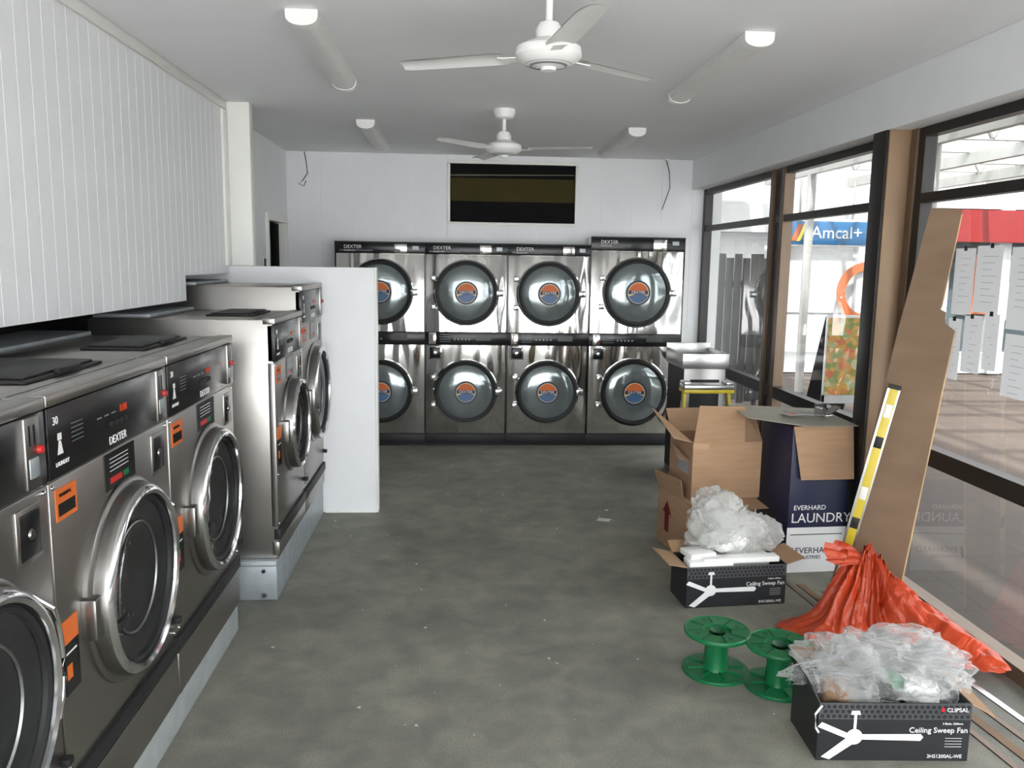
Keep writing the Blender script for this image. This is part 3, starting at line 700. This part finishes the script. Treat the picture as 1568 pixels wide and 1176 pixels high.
# gathered top flopping over to the left, as a twisted fan of film
vs=[];fs=[];nu,nv=36,14
for i in range(nu+1):
    a=2*math.pi*i/nu
    for j in range(nv+1):
        t=j/nv
        rr=.022+.06*t**1.3+.012*math.sin(a*5+t*2)*t
        c=Vector((2.0-.13*t*t-.02*t,3.78+.01*t,.30+.14*t-.07*t*t))
        nrm=.6+.4*abs(math.sin(a*3.5+1))
        vs.append((c.x+rr*math.cos(a)*.8*nrm,c.y+rr*math.sin(a)*.6,c.z+rr*math.sin(a)*.55*nrm+.014*math.sin(a*7)*t))
for i in range(nu):
    for j in range(nv):
        fs.append((i*(nv+1)+j,(i+1)*(nv+1)+j,(i+1)*(nv+1)+j+1,i*(nv+1)+j+1))
b.raw(vs,fs,'obag')
b.done((0,0,0),0,120)
b=B("loose_window_trim")
for i,(xa,xb,k,wd_) in enumerate([(1.84,2.02,'bronze',.03),(1.90,2.10,'board',.045),(2.0,2.20,'bronze',.03),(2.12,2.30,'alum',.035)]):
    ya,yb=4.42-.1*i,2.2
    if i==3: ya,yb=4.0,2.1
    b.slab(k,[(xa,ya,.002),(xa+wd_,ya,.002),(xb+wd_,yb,.002),(xb,yb,.002)],.012+.004*i)
    b.slab(k,[(xa,ya,.002),(xa+.004,ya,.002),(xb+.004,yb,.002),(xb,yb,.002)],.03)
b.done()
b=B("floor_debris")
for i in range(120):
    x=random.uniform(-.85,2.0);y=random.uniform(2.1,7.4);s=random.choice([.003,.003,.004,.005,.008])*(1 if random.random()<.95 else 2)
    n=random.randint(4,6);a0=random.random()*6
    b.slab('fleck',[(x+s*math.cos(a0+k*6.283/n)*random.uniform(.6,1.3),y+s*math.sin(a0+k*6.283/n)*random.uniform(.6,1.3),.001) for k in range(n)],.002)
b.slab('fleck',[(.97,5.5,.001),(1.05,5.47,.001),(1.08,5.52,.001),(1.0,5.55,.001)],.004)
b.done()

# ------------------------------------------------------------------ exterior
b=B("exterior_ground");b.box('conbounce',-10,25,-14,YR-.07,-.12,-.02);b.box('pave',2.51,25,YR-.07,24,-.12,-.02);b.done()  # rear concrete is out of view, kept pale as a bounce surface
b=B("shop_building")
b.box('extw',2.62,12.3,13.5,14.5,2.75,4.2);b.box('extw',2.62,12.3,13.52,14.5,0,.35)
for x in (2.62,3.9,5.2,6.6,7.4,9.0,10.6): b.box('extw',x,x+.22,13.45,14.5,.0,2.75)
b.box('extg',2.8,12.3,13.7,13.75,.35,2.75)
b.box('extw',2.7,7.4,13.6,13.7,.35,1.0);b.box('redf',7.4,12.3,13.3,13.45,2.2,2.72);b.box('extw',2.62,7.4,13.35,13.45,2.3,2.75)
b.box('extw',3.9,6.8,13.58,13.68,1.0,2.3)
b.lathe('ring',[(.50,0),(.50,.03),(.36,.03),(.36,0)],FT(6.75,13.42,1.35),40)
for i in range(5): b.box('ring' if i%2 else 'signw',7.75+i*.75,8.3+i*.75,13.64,13.68,.9+.1*(i%2),2.0)
b.done()
b=B("side_building");b.box('extw',12.5,13.5,-14,13.2,0,.5);b.box('extg',12.6,13.5,-14,13.2,.5,2.4);b.box('extw',12.5,13.5,-14,13.2,2.4,3.8)
for i in range(14): b.box('extw',12.4,12.6,-13.5+i*2,-13.3+i*2,0,2.5)
b.done()
b=B("walkway_canopy")
b.box('roof',2.62,4.6,-1.2,13.2,3.35,3.40)
for i in range(14): b.box('extbeam',2.62,8.6,-1+i*1.0,-.93+i*1.0,3.16,3.30)
for x in (3.5,4.85,6.2,7.6,8.5): b.box('extbeam',x,x+.09,-1.2,13.2,3.02,3.16)
for i in range(5):
    y=-.5+i*3
    b.cyl('extbeam',(4.9,y,-.02),(4.9,y,3.02),.06,16)
    for k in range(6):
        b.cyl('extbeam',(4.9+k*.6,y,3.1),(5.2+k*.6,y,3.65),.025,8);b.cyl('extbeam',(5.2+k*.6,y,3.65),(5.5+k*.6,y,3.1),.025,8)
    b.cyl('extbeam',(4.9,y,3.65),(8.6,y,3.65),.035,8)
b.done()
b=B("pharmacy_sign")
b.box('signblue',0,1.20,0,.12,0,.34,.01);b.box('extw',-.02,1.22,.01,.11,-.02,.36,.01)
b.text('signw',"Amcal+",.25,FT(.36,-.004,.095),.003)
b.slab('ring',[(.06,-.003,.05),(.14,-.003,.05),(.24,-.003,.29),(.16,-.003,.29)],.003);b.slab('yellow',[(.15,-.003,.05),(.2,-.003,.05),(.3,-.003,.29),(.25,-.003,.29)],.003)
b.cyl('extbeam',(.2,.06,.34),(.2,.06,.94),.02);b.cyl('extbeam',(1.0,.06,.34),(1.0,.06,.94),.02);b.done((4.80,12.03,2.08),0)
b=B("sandwich_board_sign")
b.box('extw',0,.5,0,.02,.2,1.22,.005);b.box('food',.02,.48,-.004,0,.3,1.19);b.box('blackm',0,.03,0,.03,-.02,.3);b.box('blackm',.47,.5,0,.03,-.02,.3)
b.slab('blackm',[(0,.03,1.2),(.5,.03,1.2),(.5,.5,-.02),(0,.5,-.02)],.01);b.done((4.2,9.2,0),0)
b=B("timber_screen")
for i in range(6): b.box('wood',i*.1,i*.1+.09,0,.025,.1+.02*(i%3),1.9-.05*(i%2),.003)
b.box('wood',0,.6,.025,.06,.5,.58);b.box('wood',0,.6,.025,.06,1.5,1.58);b.cyl('extbeam',(.64,.03,-.02),(.64,.03,2.1),.02);b.box('wood',0,.06,.02,.06,-.02,1.9);b.box('wood',.5,.56,.02,.06,-.02,1.9)
b.done((3.1,9.8,0),0)

# ------------------------------------------------------------------ light
w=bpy.data.worlds.new("overcast_sky");bpy.context.scene.world=w;w.use_nodes=True
bg=w.node_tree.nodes["Background"];bg.inputs[0].default_value=(.94,.97,1,1);bg.inputs[1].default_value=8.3
sd=bpy.data.lights.new("sun",'SUN');sd.energy=20.0;sd.angle=D2R(3);so=bpy.data.objects.new("sun",sd);bpy.context.collection.objects.link(so)
so.rotation_euler=Vector((-.12,-.45,.88)).to_track_quat('Z','Y').to_euler()
